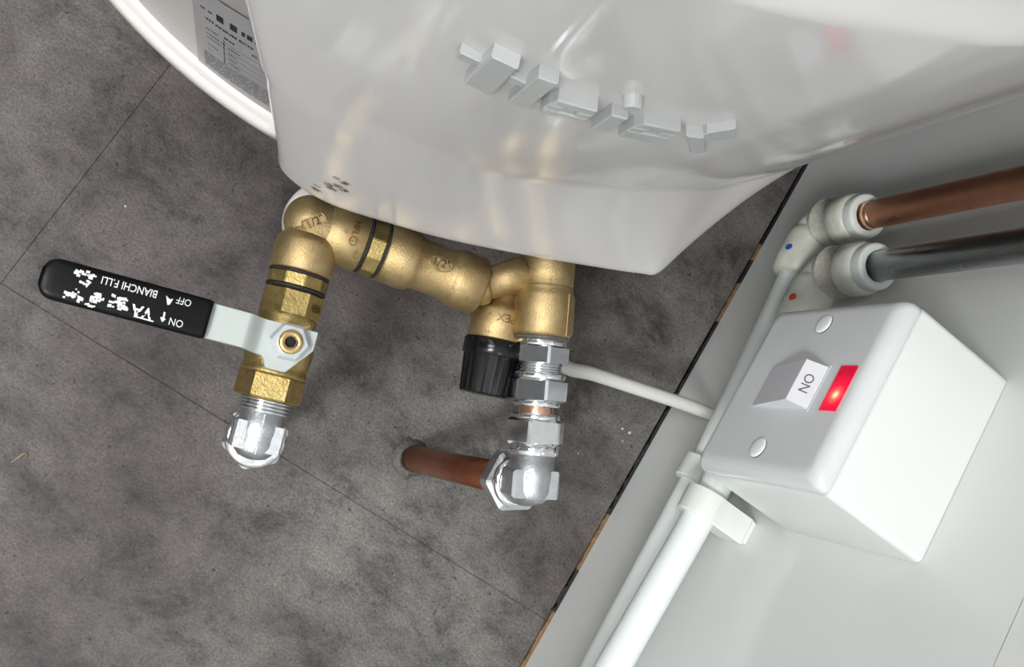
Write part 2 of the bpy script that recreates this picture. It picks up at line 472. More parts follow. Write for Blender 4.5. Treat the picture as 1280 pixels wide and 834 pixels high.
letter([[(119.9, 336.4), (126.6, 334.4), (125.3, 355.6), (119.8, 356.2)], [(131.2, 333.8), (137.8, 331.6), (136.4, 352.9), (130.4, 354.4)],
        ([(115.9, 345.0), (131.5, 342.6), (131.5, 346.0), (115.9, 348.8)], -.5, 2.2)])
def ringletter(s0, s1, z0, z1, sl, hole):
    # letter body built of bars around its counter
    f = lambda s, z: (s, z + sl * (s - s0))
    a, b, c, d = hole
    letter([[f(s0 + .6, z0), f(s1, z0), f(s1, c), f(s0, c)], [f(s0, d), f(s1, d), f(s1 - .8, z1), f(s0 + .8, z1)],
            [f(s0, c), f(a, c), f(a, d), f(s0, d)], [f(b, c), f(s1, c), f(s1, d), f(b, d)]])
ringletter(140.3, 152.6, 331.6, 342.4, -.13, (144.6, 148.6, 335.2, 338.4))
letter([[(157.0, 325.9), (161.8, 324.9), (161.0, 338.6), (155.8, 340.2)]])
letter([[(157.8 + 2.4 * math.cos(2 * math.pi * k / 14), 347.0 + 2.2 * math.sin(2 * math.pi * k / 14)) for k in range(14)]])
ringletter(165.4, 179.2, 323.4, 337.0, -.25, (170.0, 175.0, 329.6, 333.0))
letter([[(193.1, 313.6), (198.6, 313.0), (187.7, 329.6), (182.1, 330.0)], ([(187.6, 326.6), (191.8, 323.3), (198.1, 328.5), (191.8, 338.1), (187.2, 331.9)], -.5, 2.4)])

# rating label on the casing, left of the cover
RL = 184.8
def on_case(a, z, h=0):
    a -= A0; b = z - 200; z = 198 + b + a * (.10 + .0042 * b); a = A0 + a - .1 * b
    th = a / RL
    return Vector((hc.x + math.sin(th) * (RL + h), hc.y - math.cos(th) * (RL + h), z))
A0 = -14.6
t = MB()
cols = 16
V = [on_case(A0 + 46 * k / cols, z, .12) for z in (198.5, 262) for k in range(cols + 1)]
t.add(V, [(k, k + 1, k + cols + 2, k + cols + 1) for k in range(cols)], True)
lab = finish('rating_label', t, 'label_silver', casing)
def label_text(txt, size, a, z, bold=0, left=True):
    size *= .72; a *= .72
    V, F = text_mesh(txt, size, 0, bold)
    x0 = min(v[0] for v in V)
    return [on_case(A0 + a + (v[0] - x0), z + v[1], .2) for v in V], F
t = MB()
for (s, sz, a, z, b) in (('TITANIUM ECO', 3.4, 6, 243.6, .06), ('IP44', 3.0, 15.5, 238.2, .06), ('50-2', 2.6, 29, 238.6, .05),
                         ('RATED', 1.9, 6.5, 236.6, .02), ('POWER kW', 1.9, 6.5, 232.8, .02), ('CAPACITY', 1.9, 6.5, 230.0, .02), ('VOLTS', 1.9, 6.5, 224.4, .02), ('No.', 1.9, 6.5, 220.4, .02),
                         ('2000W', 2.0, 17.5, 232.4, .03), ('230V~', 2.0, 17.5, 228.2, .03), ('50Hz', 2.0, 17.5, 224.2, .03), ('0.8 MPa', 2.0, 17.5, 220.2, .03)):
    t.add(*label_text(s, sz, a, z, b), False)
for k, (a, w, h) in enumerate(((4, 2.2, 1), (8, 1.8, 1), (12, 3.4, 4.4), (18.5, 3.4, 4.4), (24, 1.6, 3), (26.5, 2.6, 3.2), (30.2, 2.2, 3.6), (33.6, 3.2, 3.8), (38, 3.0, 4))):
    a *= .72; w *= .72
    t.add([on_case(A0 + a + w * i, 250 + h * j, .2) for j in (-.5, .5) for i in (0, 1)], [(0, 1, 3, 2)], False)
finish('label_print', t, 'print_black', lab)
t = MB()
for z in (234.8, 230.4, 226.3, 222.2, 218.0):
    t.add([on_case(A0 + 10.8 + 28 * i / 6, z + d, .18) for d in (-.12, .12) for i in range(7)], [(i, i + 1, i + 8, i + 7) for i in range(6)], False)
t.add([on_case(A0 + a, z, .18) for a in (10.8, 11.2) for z in (217, 236)], [(0, 1, 3, 2)], False)
rq = random.Random(2)
for r in range(9):
    z = 216.0 - r * 1.45; a = 3.0
    while a < 42:
        w = 1 + rq.random() * 3.5
        t.add([on_case(A0 + a, z, .18), on_case(A0 + a + w, z, .18), on_case(A0 + a + w, z + .6, .18), on_case(A0 + a, z + .6, .18)], [(0, 1, 2, 3)], False)
        a += w + .6
finish('label_small_print', t, 'label_line', lab)
# element cap hanging below the casing, seen behind the brass elbow
t = MB(); turn(t, (-252, 3.5, 0), (0, 0, 1), [(122, 16.2), (124, 18), (131, 18), (133, 16)], 48, .6)
turn(t, (-249, 17, 0), (0, 0, 1), [(128, 4), (200, 4)], 20, .3)
finish('element_cap', t, 'casing_white', heater)

# ------------------------------------------------------------------ left plumbing: elbow, nipple, ball valve, drop elbow
ZB = 150.0
E0 = Vector((-257, -4.6, ZB))
aL = math.radians(-70.8); DL = Vector((math.cos(aL), math.sin(aL), 0))
aB = math.radians(15.5); DB = Vector((math.cos(aB), math.sin(aB), 0))
UP = Vector((0, 0, 1))
def cyl_map(o, d, r, t0, a0, flip=1):
    """text plane onto a round fitting: x runs along the axis, y around it, h outwards; t0 distance, a0 degrees from the top"""
    x, y, w = frame(d); o = Vector(o)
    def fn(px, py, h):
        th = math.radians(a0) + py / r
        out = UP * math.cos(th) + w.cross(UP) * -math.sin(th)
        return o + w * (t0 + px * flip) + out * (r + h)
    return fn

elb = thing('brass_elbow', 'cast brass pipe elbow with raised diamond mark under the heater', 'pipe elbow', (E0.x, E0.y, ZB - 14))
t = MB()
tube(t, arc_pts(E0, E0 + DL * 9, E0 + DB * 9, 12), 10.6, 36)
turn(t, E0, DL, [(4, 10.6), (5.5, 10.8), (8, 12.7), (20.6, 12.7)], 48, .8)
turn(t, E0, DB, [(5, 10.6), (7.5, 11.2), (10, 12.2), (21.8, 12.6)], 48, .8)
# rounded back of the bend
lathe(t, E0 - (DL + DB) * 1.0, UP, [(-10.4, .1), (-9.6, 4.5), (-7, 8.2), (-3.5, 10.4), (0, 11.1), (3.5, 10.4), (7, 8.2), (9.6, 4.5), (10.4, .1)], 36)
body = finish('elbow_body', t, 'cast_brass', elb)
t = MB()
def top_flat(o, ang, z):
    c, s = math.cos(ang), math.sin(ang)
    return lambda a, b, h: Vector((o[0] + c * a - s * b, o[1] + s * a + c * b, z + h - .022 * (a * a + b * b)))
mk = top_flat((E0.x - .5, E0.y - .5), math.radians(62), ZB + 10.3)
bevprism(t, [(-4.6, -2.6), (4.6, -2.6), (5.6, 0), (4.6, 2.6), (-4.6, 2.6), (-5.6, 0)], mk, -1.5, .5, .4)
sm = finish('size_boss', t, 'cast_brass', body)
t = MB(); put_text(t, '1/2"', 4.8, lambda a, b, h: mk(a, b, .5 + h), .35); finish('size_mark', t, 'dirty_brass', body)
t = MB(); cm = cyl_map(E0, DB, 12.4, 15.6, 6)
put_text(t, 'HFLG', 3.8, lambda a, b, h: cm(b, -a, h), .6)
put_text(t, 'O', 5.4, lambda a, b, h: cm(b + .2, -a - 3.9, h), .3)
finish('maker_mark', t, 'dirty_brass', body)

def nipple(o, d, t0, t1, label):
    th = thing('brass_nipple', label, 'pipe nipple', tuple(Vector(o) + Vector(d) * (t0 + t1) / 2 - UP * 12.4))
    t = MB(); lathe(t, o, d, [(t0 - 3, .01), (t0 - 3, 9.6), (t1 + 3, 9.6), (t1 + 3, .01)], 24)
    hexnut(t, o, d, t0 + .9, t1 - .9, 12.3, 10, .2, .4); finish('hex_body', t, 'worn_brass', th)
    for (a, b) in ((t0 - .3, t0 + 1.2), (t1 - 1.2, t1 + .3)):
        s = MB(); turn(s, o, d, [(a, 11.7), (a + .4, 12.25), (b - .4, 12.25), (b, 11.7)], 40, .15); finish('thread_seal', s, 'black_seal', th)
nipple(E0, DL, 20.8, 27.9, 'brass nipple with black thread seal between elbow and ball valve')
nipple(E0, DB, 22.0, 30.4, 'brass nipple with black thread seal between elbow and straight coupling')

valve = thing('ball_valve', 'brass ball valve with black gripped lever handle', 'valve', tuple(E0 + DL * 50 - UP * 14))
t = MB()
lathe(t, E0, DL, [(28, .01), (28, 11.4), (29, 12.6), (38.2, 12.6), (39, 12.0), (39, .01)], 8, False, .39)
turn(t, E0, DL, [(38, 11.8), (41, 11.8), (43, 11.2), (46, 12.8), (52, 13.6), (57, 13.2), (60, 12.6), (61.5, 13.4), (63.2, 13.4), (63.4, 12.4)], 48, .5)
lathe(t, E0, DL, [(62.6, .01), (62.6, 12.4), (63.6, 13.4), (72.4, 13.4), (73.2, 12.4), (73.2, .01)], 6, False, .1)
vb = finish('valve_body', t, 'worn_brass', valve)
t = MB(); cm = cyl_map(E0, DL, 12.3, 33.6, 50)
put_text(t, 'VB', 4.6, lambda a, b, h: cm(b, -a, h), .4); finish('maker_mark', t, 'dirty_brass', vb)
S0 = Vector((-240.4, -51.9, 0))
t = MB(); turn(t, S0, UP, [(ZB, 7.5), (166, 7.5), (166.2, 6.2), (170.6, 6.2)], 32, .4); finish('stem_collar', t, 'worn_brass', valve)
al = math.radians(18.65)
LU = -Vector((math.cos(al), math.sin(al), 0)); LV = Vector((-math.sin(al), math.cos(al), 0))
def lev(a, b, h): # a along the lever, b across, h height; the arm steps up beyond the stem
    return S0 + LU * a + LV * b + UP * (h + 5.0 * sstep(10, 17, a))
t = MB(); NA = 60
outline_up = [(-9.6, 6.6), (11, 6.4), (16, 6.6), (34, 6.6)]
outline_lo = [(-9.6, -1.2), (-1.5, -11.6), (6.2, -11.7), (7.0, -9.4), (8.6, -7.6), (16, -6.8), (34, -6.8)]
def interp(P, x):
    for (a, b), (c, d) in zip(P, P[1:]):
        if a <= x <= c: return b + (d - b) * (x - a) / (c - a)
    return P[-1][1]
for sgn in (0,):
    V = []; F = []
    for k in range(NA + 1):
        x = -9.6 + 43.6 * k / NA; u = interp(outline_up, x); lo = interp(outline_lo, x)
        for (b, h) in ((lo, 170.6), (u, 170.6), (u - .25, 173.1), (lo + .25, 173.1)): V.append(lev(x, b, h))
    for k in range(NA):
        for j in range(4): F.append((4 * k + j, 4 * k + (j + 1) % 4, 4 * k + 4 + (j + 1) % 4, 4 * k + 4 + j))
    F += [(3, 2, 1, 0), tuple(4 * NA + j for j in range(4))]
    t.add(V, F, False)
lever = finish('lever', t, 'zinc_plate', valve)
# stop tab folded down at the end of the plate
t = MB(); prism(t, [(-1.6, -11.4), (6.2, -11.5), (6.2, -10.3), (-1.4, -10.2)], lev, 165.5, 171); finish('stop_tab', t, 'zinc_plate', lever)
t = MB()
GW, GT = 7.4, 3.7
rows = []
for k in range(41):
    x = 30.5 + 57.5 * k / 40
    e = 1.0
    if x > 82.5: e = math.sqrt(max(.0, 1 - ((x - 82.5) / 5.6) ** 2)) * .62 + .38 if x < 88 else .38
    if k == 0: e = .96
    wv = GW * (e if x < 82.5 else (.35 + .65 * (math.sqrt(max(0, 1 - ((x - 82.5) / 5.6) ** 2))))); hv = GT * (.75 + .25 * e)
    row = []
    for j in range(28):
        a = 2 * math.pi * j / 28; ca, sa = math.cos(a), math.sin(a)
        row.append(lev(x, wv * math.copysign(abs(ca) ** .38, ca), 172.3 + hv * math.copysign(abs(sa) ** .5, sa)))
    rows.append(row)
V = [p for r in rows for p in r]; F = [(i * 28 + j, i * 28 + (j + 1) % 28, (i + 1) * 28 + (j + 1) % 28, (i + 1) * 28 + j) for i in range(40) for j in range(28)]
F += [tuple(reversed(range(28))), tuple(40 * 28 + j for j in range(28))]
t.add(V, F, True)
grip = finish('grip', t, 'black_grip', lever)
ZT = 172.3 + GT
def on_grip(a0, b0, k=1.0):
    # reads from the stem towards the end of the handle
    return lambda x, y, h: lev(a0 + x * k, b0 - y, ZT - .02 - .0009 * abs(b0 - y) ** 3.2 + h)
t = MB()
put_text(t, 'OFF', 3.6, on_grip(40.6, 4.0, .84), .1)
put_text(t, 'ON', 3.8, on_grip(41.2, -4.0, .84), .1)
put_text(t, 'BIANCHI F.LLI', 3.9, on_grip(59.4, 3.95, .80), .1, .03)
prism(t, [(44.9, 1.6), (45.7, 1.2), (47.0, 4.4), (45.4, 3.4), (44.3, 3.9)], lambda a, b, h: lev(a, b, ZT - .1 + h), 0, .2)
prism(t, [(45.5, -1.6), (46.2, -1.4), (46.0, -3.4), (46.9, -3.6), (45.8, -5.2), (44.8, -3.9), (45.4, -3.6)], lambda a, b, h: lev(a, b, ZT - .1 + h), 0, .2)
put_text(t, 'VA', 5.8, on_grip(53.2, -3.4, .95), .1, .14)
prism(t, [(48.6, -6.0), (55.4, -5.9), (55.4, -5.4), (48.6, -5.5)], lambda a, b, h: lev(a, b, ZT - .22 + h), 0, .2)
rp = random.Random(11)
def flecks(a0, a1, b0, b1, n, s):
    for _ in range(n):
        a = a0 + rp.random() * (a1 - a0); b = b0 + rp.random() * (b1 - b0); w = s * (.5 + rp.random()); hh = s * (.4 + .6 * rp.random()); q = rp.choice((0, .8, -.6, 0))
        prism(t, [(a - w / 2, b - hh / 2), (a + w / 2, b - hh / 2 + q * w * .3), (a + w / 2, b + hh / 2 + q * w * .3), (a - w / 2, b + hh / 2)], lambda x, y, h: lev(x, y, ZT - .08 - .0009 * abs(y) ** 3.2 + h), 0, .12 + .02 * rp.random())
flecks(58.6, 64.2, -4.8, -.6, 26, 1.25)
flecks(66.4, 70.4, -4.4, -1.0, 18, 1.2); flecks(66.8, 71.6, -6.2, -5.6, 8, .9)
flecks(73.2, 78.8, -5.6, -3.6, 16, 1.3); flecks(74.6, 76.4, -3.4, -1.2, 4, .7)
flecks(71.2, 77.6, 3.0, 5.2, 16, 1.1); flecks(72.0, 75.4, .2, 2.2, 9, .9)
finish('grip_print', t, 'print_white', grip)
t = MB(); hexnut(t, S0, UP, 173.0, 177.0, 7.6, 6, .35, .7); nut = finish('lever_nut', t, 'nut_steel', valve)
t = MB(); lathe(t, S0, UP, [(173, .01), (173, 4.6), (178.6, 4.6), (179.2, 4.0), (179.2, 2.3), (176, 2.2), (176, .01)], 28); st = finish('stem', t, 'bright_brass', valve)
t = MB(); turn(t, S0, UP, [(175.6, 2.1), (177.6, 2.1)], 20, .1); finish('stem_bore_shade', t, 'bore_shade', st)  # near-black plug puts the shade inside the hole into colour

drop = thing('chrome_drop_elbow', 'cast chrome elbow screwed into the ball valve, turning down to the floor', 'pipe elbow', tuple(E0 + DL * 88 - UP * ZB))
t = MB()
for k in range(4): turn(t, E0, DL, [(73.0 + k * 1.4, 9.4), (73.5 + k * 1.4, 10.3), (74.0 + k * 1.4, 10.3), (74.4 + k * 1.4, 9.4)], 36, .1)
th = finish('thread', t, 'chrome', drop)
Q0 = E0 + DL * 89
def cast_elbow(mbx, Q, d, start, r, zlow, dn):
    tube(mbx, [Q + d * start, Q - d * 4] + arc_pts(Q, Q - d * 4, Q + dn * 4, 8)[1:] + [Q + dn * zlow], r, 32)
    turn(mbx, Q, d, [(-10, r * .99), (2.5, r * .97), (5.5, r * .86), (7.6, r * .62), (8.4, r * .3)], 32, .2)
t = MB(); FT = Vector((Q0.x + 14.5, Q0.y - 1.5, 0)); DD = (FT - Q0).normalized()
cast_elbow(t, Q0, DL, -12, 8.8, 16, DD)
side = DL.cross(UP)
for s in (-1, 1):   # the two cast wrench flats
    o = Q0 + side * (s * 7.2)
    V = lambda a, b, h, o=o, s=s: o + DL * a + UP * b + side * (s * h)
    bevprism(t, [(-6.2, -7), (4.8, -7), (4.8, 6.8), (-6.2, 6.8)], V, -4.5, 2.8, .9)
bevprism(t, [(-.35, -.6), (.35, -.6), (.35, .6), (-.35, .6)], lambda a, b, h: Q0 + DL * (-8 + h) + side * a + UP * (8.5 + b), -2, 14, .1)
finish('elbow_body', t, 'cast_chrome', drop)
t = MB(); turn(t, Q0, DD, [(12, 11), (13, 12.4), (15, 12.4), (15.6, 12)], 40, .4); finish('rim', t, 'chrome', drop)
t = MB(); hexnut(t, Q0, DD, 15.6, 27, 13.4, 6, .3, 1.2); finish('nut', t, 'chrome', drop)
t = MB(); lathe(t, FT, -DD, [(-1, .01), (-1, 7.5), (ZB - 20, 7.5), (ZB - 20, .01)], 28)
tag(finish('copper_pipe', t, 'aged_copper'), 'copper pipe rising from the floor into the chrome elbow below the ball valve', 'pipe')

# ------------------------------------------------------------------ brass run to the relief valve
coup = thing('brass_coupling', 'cast brass straight coupling with narrow waist and size mark', 'pipe coupling', tuple(E0 + DB * 53 - UP * 13))
t = MB(); turn(t, E0, DB, [(30.3, 12.7), (43.4, 12.8), (46, 10.9), (60.8, 10.9), (63, 12.6), (75.8, 12.6)], 48, 1.2); cb = finish('coupling_body', t, 'cast_brass', coup)
t = MB(); cm = cyl_map(E0, DB, 10.8, 53.6, 8)
bevprism(t, [(5.6 * math.cos(2 * math.pi * k / 20), 3.4 * math.sin(2 * math.pi * k / 20)) for k in range(20)], cm, -.6, .7, .4)
finish('size_boss', t, 'cast_brass', cb)
t = MB(); put_text(t, '1/2"', 4.8, lambda a, b, h: cm(a, b, .7 + h), .3); finish('size_mark', t, 'dirty_brass', cb)

A0r = Vector((-162.1, 36.3, 155)); aR = math.radians(-61.84); DR = Vector((math.cos(aR), math.sin(aR), 0))
K0 = Vector((-171, 22.9, 141)); aK = math.radians(-68.65); DK = Vector((math.cos(aK), math.sin(aK), 0))
rv = thing('pressure_relief_valve', 'brass pressure relief valve with ribbed black cap under the heater', 'valve', tuple(K0 - UP * 14))
t = MB()
turn(t, K0, DK, [(-4, 6), (-2, 8.0), (3, 8.6), (6, 9.6), (9.0, 12.4), (23, 12.8)], 48, .9)
H0 = E0 + DB * 75
turn(t, H0, (A0r - DR * 4 - H0), [(-2, 8.6), (3, 8.6), (4, 7.0), (9, 7.2), (12, 7.6), (22, 8.0)], 40, .6)
rb = finish('valve_body', t, 'cast_brass', rv)
PC = Vector((-164.5, 29.5, 157))
t = MB(); lathe(t, PC, (-.62, -.12, .78), sharp([(-9, .01), (-9, 6.6), (1.2, 6.6), (1.2, 5.5), (.4, 5.3), (.4, .01)], .25), 40); finish('plug', t, 'worn_brass', rb)
t = MB(); cm = cyl_map(K0, DK, 12.5, 13.0, -4)
put_text(t, 'PEX', 5.2, lambda a, b, h: cm(b, -a, h), .35); finish('maker_mark', t, 'dirty_brass', rb)
t = MB(); rows = []
x, y, w = frame(DK)
prof = [(22.6, .01), (22.6, 13.0), (23.2, 13.6), (29.4, 13.5), (29.8, 13.1), (30.2, 12.7), (46.4, 11.5), (47.0, 11.0), (47.0, .01)]
nk = 96
for (tt, r) in prof:
    row = []
    for k in range(nk):
        a = 2 * math.pi * k / nk
        g = .82 * max(0, math.cos(a * 12)) ** 6 if tt > 29.9 and r > 1 else 0
        row.append(K0 + w * tt + (x * math.cos(a) + y * math.sin(a)) * max(.01, r - g))
    rows.append(row)
V = [p for r in rows for p in r]
F = [(i * nk + k, i * nk + (k + 1) % nk, (i + 1) * nk + (k + 1) % nk, (i + 1) * nk + k) for i in range(len(rows) - 1) for k in range(nk)]
t.add(V, F, True); cap = finish('relief_cap', t, 'black_cap', rv)

tee = thing('brass_outlet_elbow', 'smooth cast brass outlet body joining relief valve to chrome coupling', 'pipe elbow', tuple(A0r + DR * 10 - UP * 14))
t = MB()
tube(t, [A0r + DR * 6, A0r - DR * 2] + arc_pts(A0r - DR * 34, A0r - DR * 24, A0r - DR * 34 + UP * 9, 10) + [A0r - DR * 34 + UP * 22], 12.0, 40)
turn(t, A0r, DR, [(4, 12.0), (6.6, 12.1), (9, 13.2), (26, 13.2), (27.4, 12.4)], 56, .8)
bevprism(t, [(-.5, -9), (.5, -9), (.5, 9.5), (-.5, 9.5)], lambda a, b, h: A0r + DR * (17 + b) + (UP * .86 + DR.cross(UP) * -.5) * (12.6 + h) + (UP * .5 + DR.cross(UP) * .86) * a, -.4, .85, .2)
tb = finish('outlet_body', t, 'cast_brass', tee)
t = MB(); cm = cyl_map(A0r, DR, 13.1, 19.0, -40)
put_text(t, '181', 4.6, lambda a, b, h: cm(-b, a, h), .4); finish('maker_mark', t, 'cast_brass', tb)
t = MB(); turn(t, A0r, DR, [(26.6, 11.6), (27.4, 12.3), (28.9, 11.2)], 40, .2); finish('thread_seal', t, 'sealant_clear', tee)

cc = thing('chrome_compression_coupling', 'polished chrome compression coupling with two hex nuts below the brass outlet', 'pipe fitting', tuple(A0r + DR * 43 - UP * 12))
t = MB(); turn(t, A0r, DR, [(28.6, 11.2), (31.0, 11.2), (31.2, 10.6)], 44, .25); finish('collar', t, 'chrome', cc)
t = MB(); hexnut(t, A0r, DR, 31, 39.2, 12.5, 6, .62, .7); finish('hex_nut', t, 'chrome', cc)
t = MB()
for k in range(3): turn(t, A0r, DR, [(39.0 + k * 1.2, 9.2), (39.4 + k * 1.2, 10.0), (39.9 + k * 1.2, 10.0), (40.3 + k * 1.2, 9.2)], 36, .1)
finish('thread', t, 'chrome', cc)
t = MB(); turn(t, A0r, DR, [(42.6, 11.0), (43.2, 11.6), (45.4, 11.6), (45.6, 11)], 44, .25); finish('collar', t, 'chrome', cc)
t = MB(); hexnut(t, A0r, DR, 45.4, 55.6, 12.9, 6, .62, 1.0); finish('hex_nut', t, 'chrome', cc)
t = MB(); turn(t, A0r, DR, [(55.2, 10.4), (57.6, 10.2)], 40, .3); finish('nut_lip', t, 'chrome', cc)
t = MB(); lathe(t, A0r, DR, [(50, .01), (50, 7.5), (72, 7.5), (72, .01)], 32)
tag(finish('copper_link_pipe', t, 'bare_copper'), 'short bare copper pipe between the two chrome fittings', 'pipe')

ce = thing('chrome_compression_elbow', 'polished chrome compression elbow on the copper floor stub', 'pipe elbow', tuple(A0r + DR * 91 - UP * 40))
t = MB(); turn(t, A0r, DR, [(60.6, 10.6), (63.2, 10.8)], 40, .3); finish('nut_lip', t, 'chrome', ce)
t = MB(); hexnut(t, A0r, DR, 62.8, 74.2, 13.4, 6, .02, 1.2); finish('hex_nut', t, 'chrome', ce)
t = MB(); turn(t, A0r, DR, [(74.0, 11.2), (78.4, 11.2), (78.6, 10)], 44, .3); finish('collar', t, 'chrome', ce)
Q1 = A0r + DR * 91.5
t = MB(); STB = Vector((-127.6, -52.2, 0)); SD = (STB - Q1).normalized()
cast_elbow(t, Q1, DR, -14, 9.8, 14, SD)
side = DR.cross(UP)
for s in (-1, 1):
    o = Q1 + side * (s * 7.6)
    bevprism(t, [(-6.6, -8), (5.4, -8), (5.4, 7.4), (-6.6, 7.4)], lambda a, b, h, o=o, s=s: o + DR * a + UP * b + side * (s * h), -4.6, 3.2, 1.0)
eb = finish('elbow_body', t, 'cast_chrome', ce)
STB = Vector((-127.6, -52.2, 0)); SD = (STB - Q1).normalized()
t = MB(); cm = lambda a, b, h: Q1 + DR * (-6 - a) + side * (7 + .4) + UP * 2
turn(t, Q1, SD, [(10, 10.0), (11, 12.0), (13.6, 12.0), (14, 11.4)], 44, .3); finish('collar', t, 'chrome', ce)
t = MB(); hexnut(t, Q1, SD, 13.8, 23.4, 14.4, 6, .5, 1.2); finish('hex_nut', t, 'chrome', ce)
t = MB(); cmm = cyl_map(Q1, DR, 9.7, -4.6, -28)
put_text(t, '15', 3.6, lambda a, b, h: cmm(a, b, h), .25); finish('size_mark', t, 'chrome', eb)
t = MB(); ln = (STB - Q1).length
lathe(t, Q1, SD, [(10, .01), (10, 7.5), (ln, 7.5), (ln + 1, .01)], 32)
tag(finish('copper_stub_pipe', t, 'aged_copper', None, STB), 'tarnished copper stub pipe rising from a sealed hole in the floor', 'pipe')
t = MB(); rows = []
rs = random.Random(8)
for k in range(40):
    a = 2 * math.pi * k / 40; ro = 9.6 + 1.4 * rs.random() + (2.4 if math.cos(a - 3.7) > .2 else 0)
    c, s = math.cos(a), math.sin(a)
    rows.append([(STB.x + c * r, STB.y + s * r, z) for r, z in ((7.2, 0), (7.6, 1.6 + rs.random()), (8.8, .9 + rs.random() * .8), (ro, .5), (ro + .4, 0))])
V = [p for r in rows for p in r]; F = [(i * 5 + j, ((i + 1) % 40) * 5 + j, ((i + 1) % 40) * 5 + j + 1, i * 5 + j + 1) for i in range(40) for j in range(4)]
t.add(V, F, True); tag(finish('sealant_ring', t, 'sealant_clear', None, STB), 'rough clear sealant ring around the copper stub on the floor', 'sealant')

# ------------------------------------------------------------------ white cable from the wall to the heater
t = MB(); tube(t, spline([(-196, 118, 177), (-190, 96, 160), (-160, 48, 118), (-128, 28, 78), (-99, 30.2, 62), (-81, 37.0, 58), (-52, 46.0, 55.5), (-22, 55, 55), (0.3, 60.6, 55)], 10), 3.9, 20)
tag(finish('power_cable', t, 'cable_white'), 'round white power cable running from the wall to below the heater', 'cable')

# ------------------------------------------------------------------ pipes on the white wall
XP = -22.0
COLD = dict(y=177.0, z=91.0); HOT = dict(y=140.0, z=121.0)
def wall_run(P, label):
    t = MB(); tube(t, spline(P, 8), 8.1, 32)
    return tag(finish('plastic_pipe', t, 'pipe_white'), label, 'pipe', 'white plastic pipes along the wall')
wall_run([(-21, 158, 91), (-17, 100, 92), (-16, 40, 97), (-16, -20, 99), (-16, -80, 100.5), (-16, -140, 103), (-16, -200, 105), (-16, -260, 106), (-16, -320, 107), (-16, -380, 108)], 'white plastic pipe running along the wall nearest the floor')
wall_run([(-22, 122, 121), (-23, 60, 126), (-24, 0, 131), (-27, -60, 134), (-30, -120, 136.5), (-32, -180, 138), (-33, -240, 139), (-34, -300, 140), (-35, -360, 141)], 'white plastic pipe along the wall, the upper one just below the switch box')
def push_elbow(p, dot, label):
    Q = Vector((XP, p['y'], p['z']))
    e = thing('push_fit_elbow', label, 'pipe elbow', tuple(Q - UP * 13), 'push-fit elbows beside the switch box')
    t = MB(); tube(t, [Q - Vector((0, 12, 0)), Q - Vector((0, 7, 0))] + arc_pts(Q, Q - Vector((0, 7, 0)), Q + UP * 6, 8)[1:] + [Q + UP * 12], 10.6, 36)
    turn(t, Q, (0, -1, 0), [(5, 10.4), (8, 11.6), (10, 12.4), (26, 12.2), (34, 10.6), (35, 9.6)], 44, .8)
    turn(t, Q, (0, 0, 1), [(3, 10.4), (6, 11), (9, 13.2), (10, 13.6), (11, 13.6)], 44, .6)
    b = finish('elbow_body', t, 'fitting_cream', e)
    # ribbed collar
    t = MB(); nk = 120; rows = []
    for (tt, r) in ((10.6, .01), (10.6, 13.9), (11.2, 14.3), (12.2, 14.3), (12.6, 13.6), (24.2, 13.6), (24.6, 13.8), (24.6, .01)):
        rows.append([Q + UP * tt + Vector((math.cos(2 * math.pi * k / nk), math.sin(2 * math.pi * k / nk), 0)) * max(.01, r - (.3 * (k % 2) if 12.4 < tt < 24.5 and r > 1 else 0)) for k in range(nk)])
    V = [q for r in rows for q in r]
    t.add(V, [(i * nk + k, i * nk + (k + 1) % nk, (i + 1) * nk + (k + 1) % nk, (i + 1) * nk + k) for i in range(len(rows) - 1) for k in range(nk)], True)
    finish('ribbed_collar', t, 'collar_ring', e)
    t = MB(); turn(t, Q, UP, [(24, 13.9), (33.4, 13.7), (36.4, 12.6), (37, 11.8)], 52, .6); finish('collar_nut', t, 'fitting_cream', e)
    t = MB(); lathe(t, Q, UP, sharp([(34, .01), (34, 12.0), (42.2, 12.0), (43.4, 11.2), (43.4, 8.0), (41, 7.6), (41, .01)], .3), 44); finish('collet', t, 'fitting_insert', e)
    t = MB(); turn(t, Q - Vector((0, 23.0, 0)) + Vector((-11.4, 0, 4.2)), Vector((-.94, 0, .34)), [(-1, 2.1), (.15, 2.1), (.35, 1.6)], 20, .1); finish('colour_dot', t, dot, b)
    return e
push_elbow(COLD, 'blue_mark', 'cream push-fit elbow with blue dot on the copper riser')
push_elbow(HOT, 'red_mark', 'cream push-fit elbow with red dot on the grey riser')
for p, mname, lb in ((COLD, 'riser_copper', 'copper riser pipe standing up from the blue dotted elbow'), (HOT, 'nickel_pipe', 'shiny grey metal riser pipe standing up from the red dotted elbow')):
    t = MB(); lathe(t, (XP, p['y'], 0), UP, [(p['z'] + 30, .01), (p['z'] + 30, 7.5), (900, 7.5), (900, .01)], 40)
    o = finish('riser_pipe', t, mname); tag(o, lb, 'pipe', 'riser pipes on the wall')
    if p is COLD:
        t = MB(); lathe(t, (XP, p['y'], 0), UP, [(p['z'] + 42, 7.52), (p['z'] + 42, 7.62), (p['z'] + 47, 7.62), (p['z'] + 50, 7.52)], 40); finish('cleaned_end', t, 'bare_copper', o)
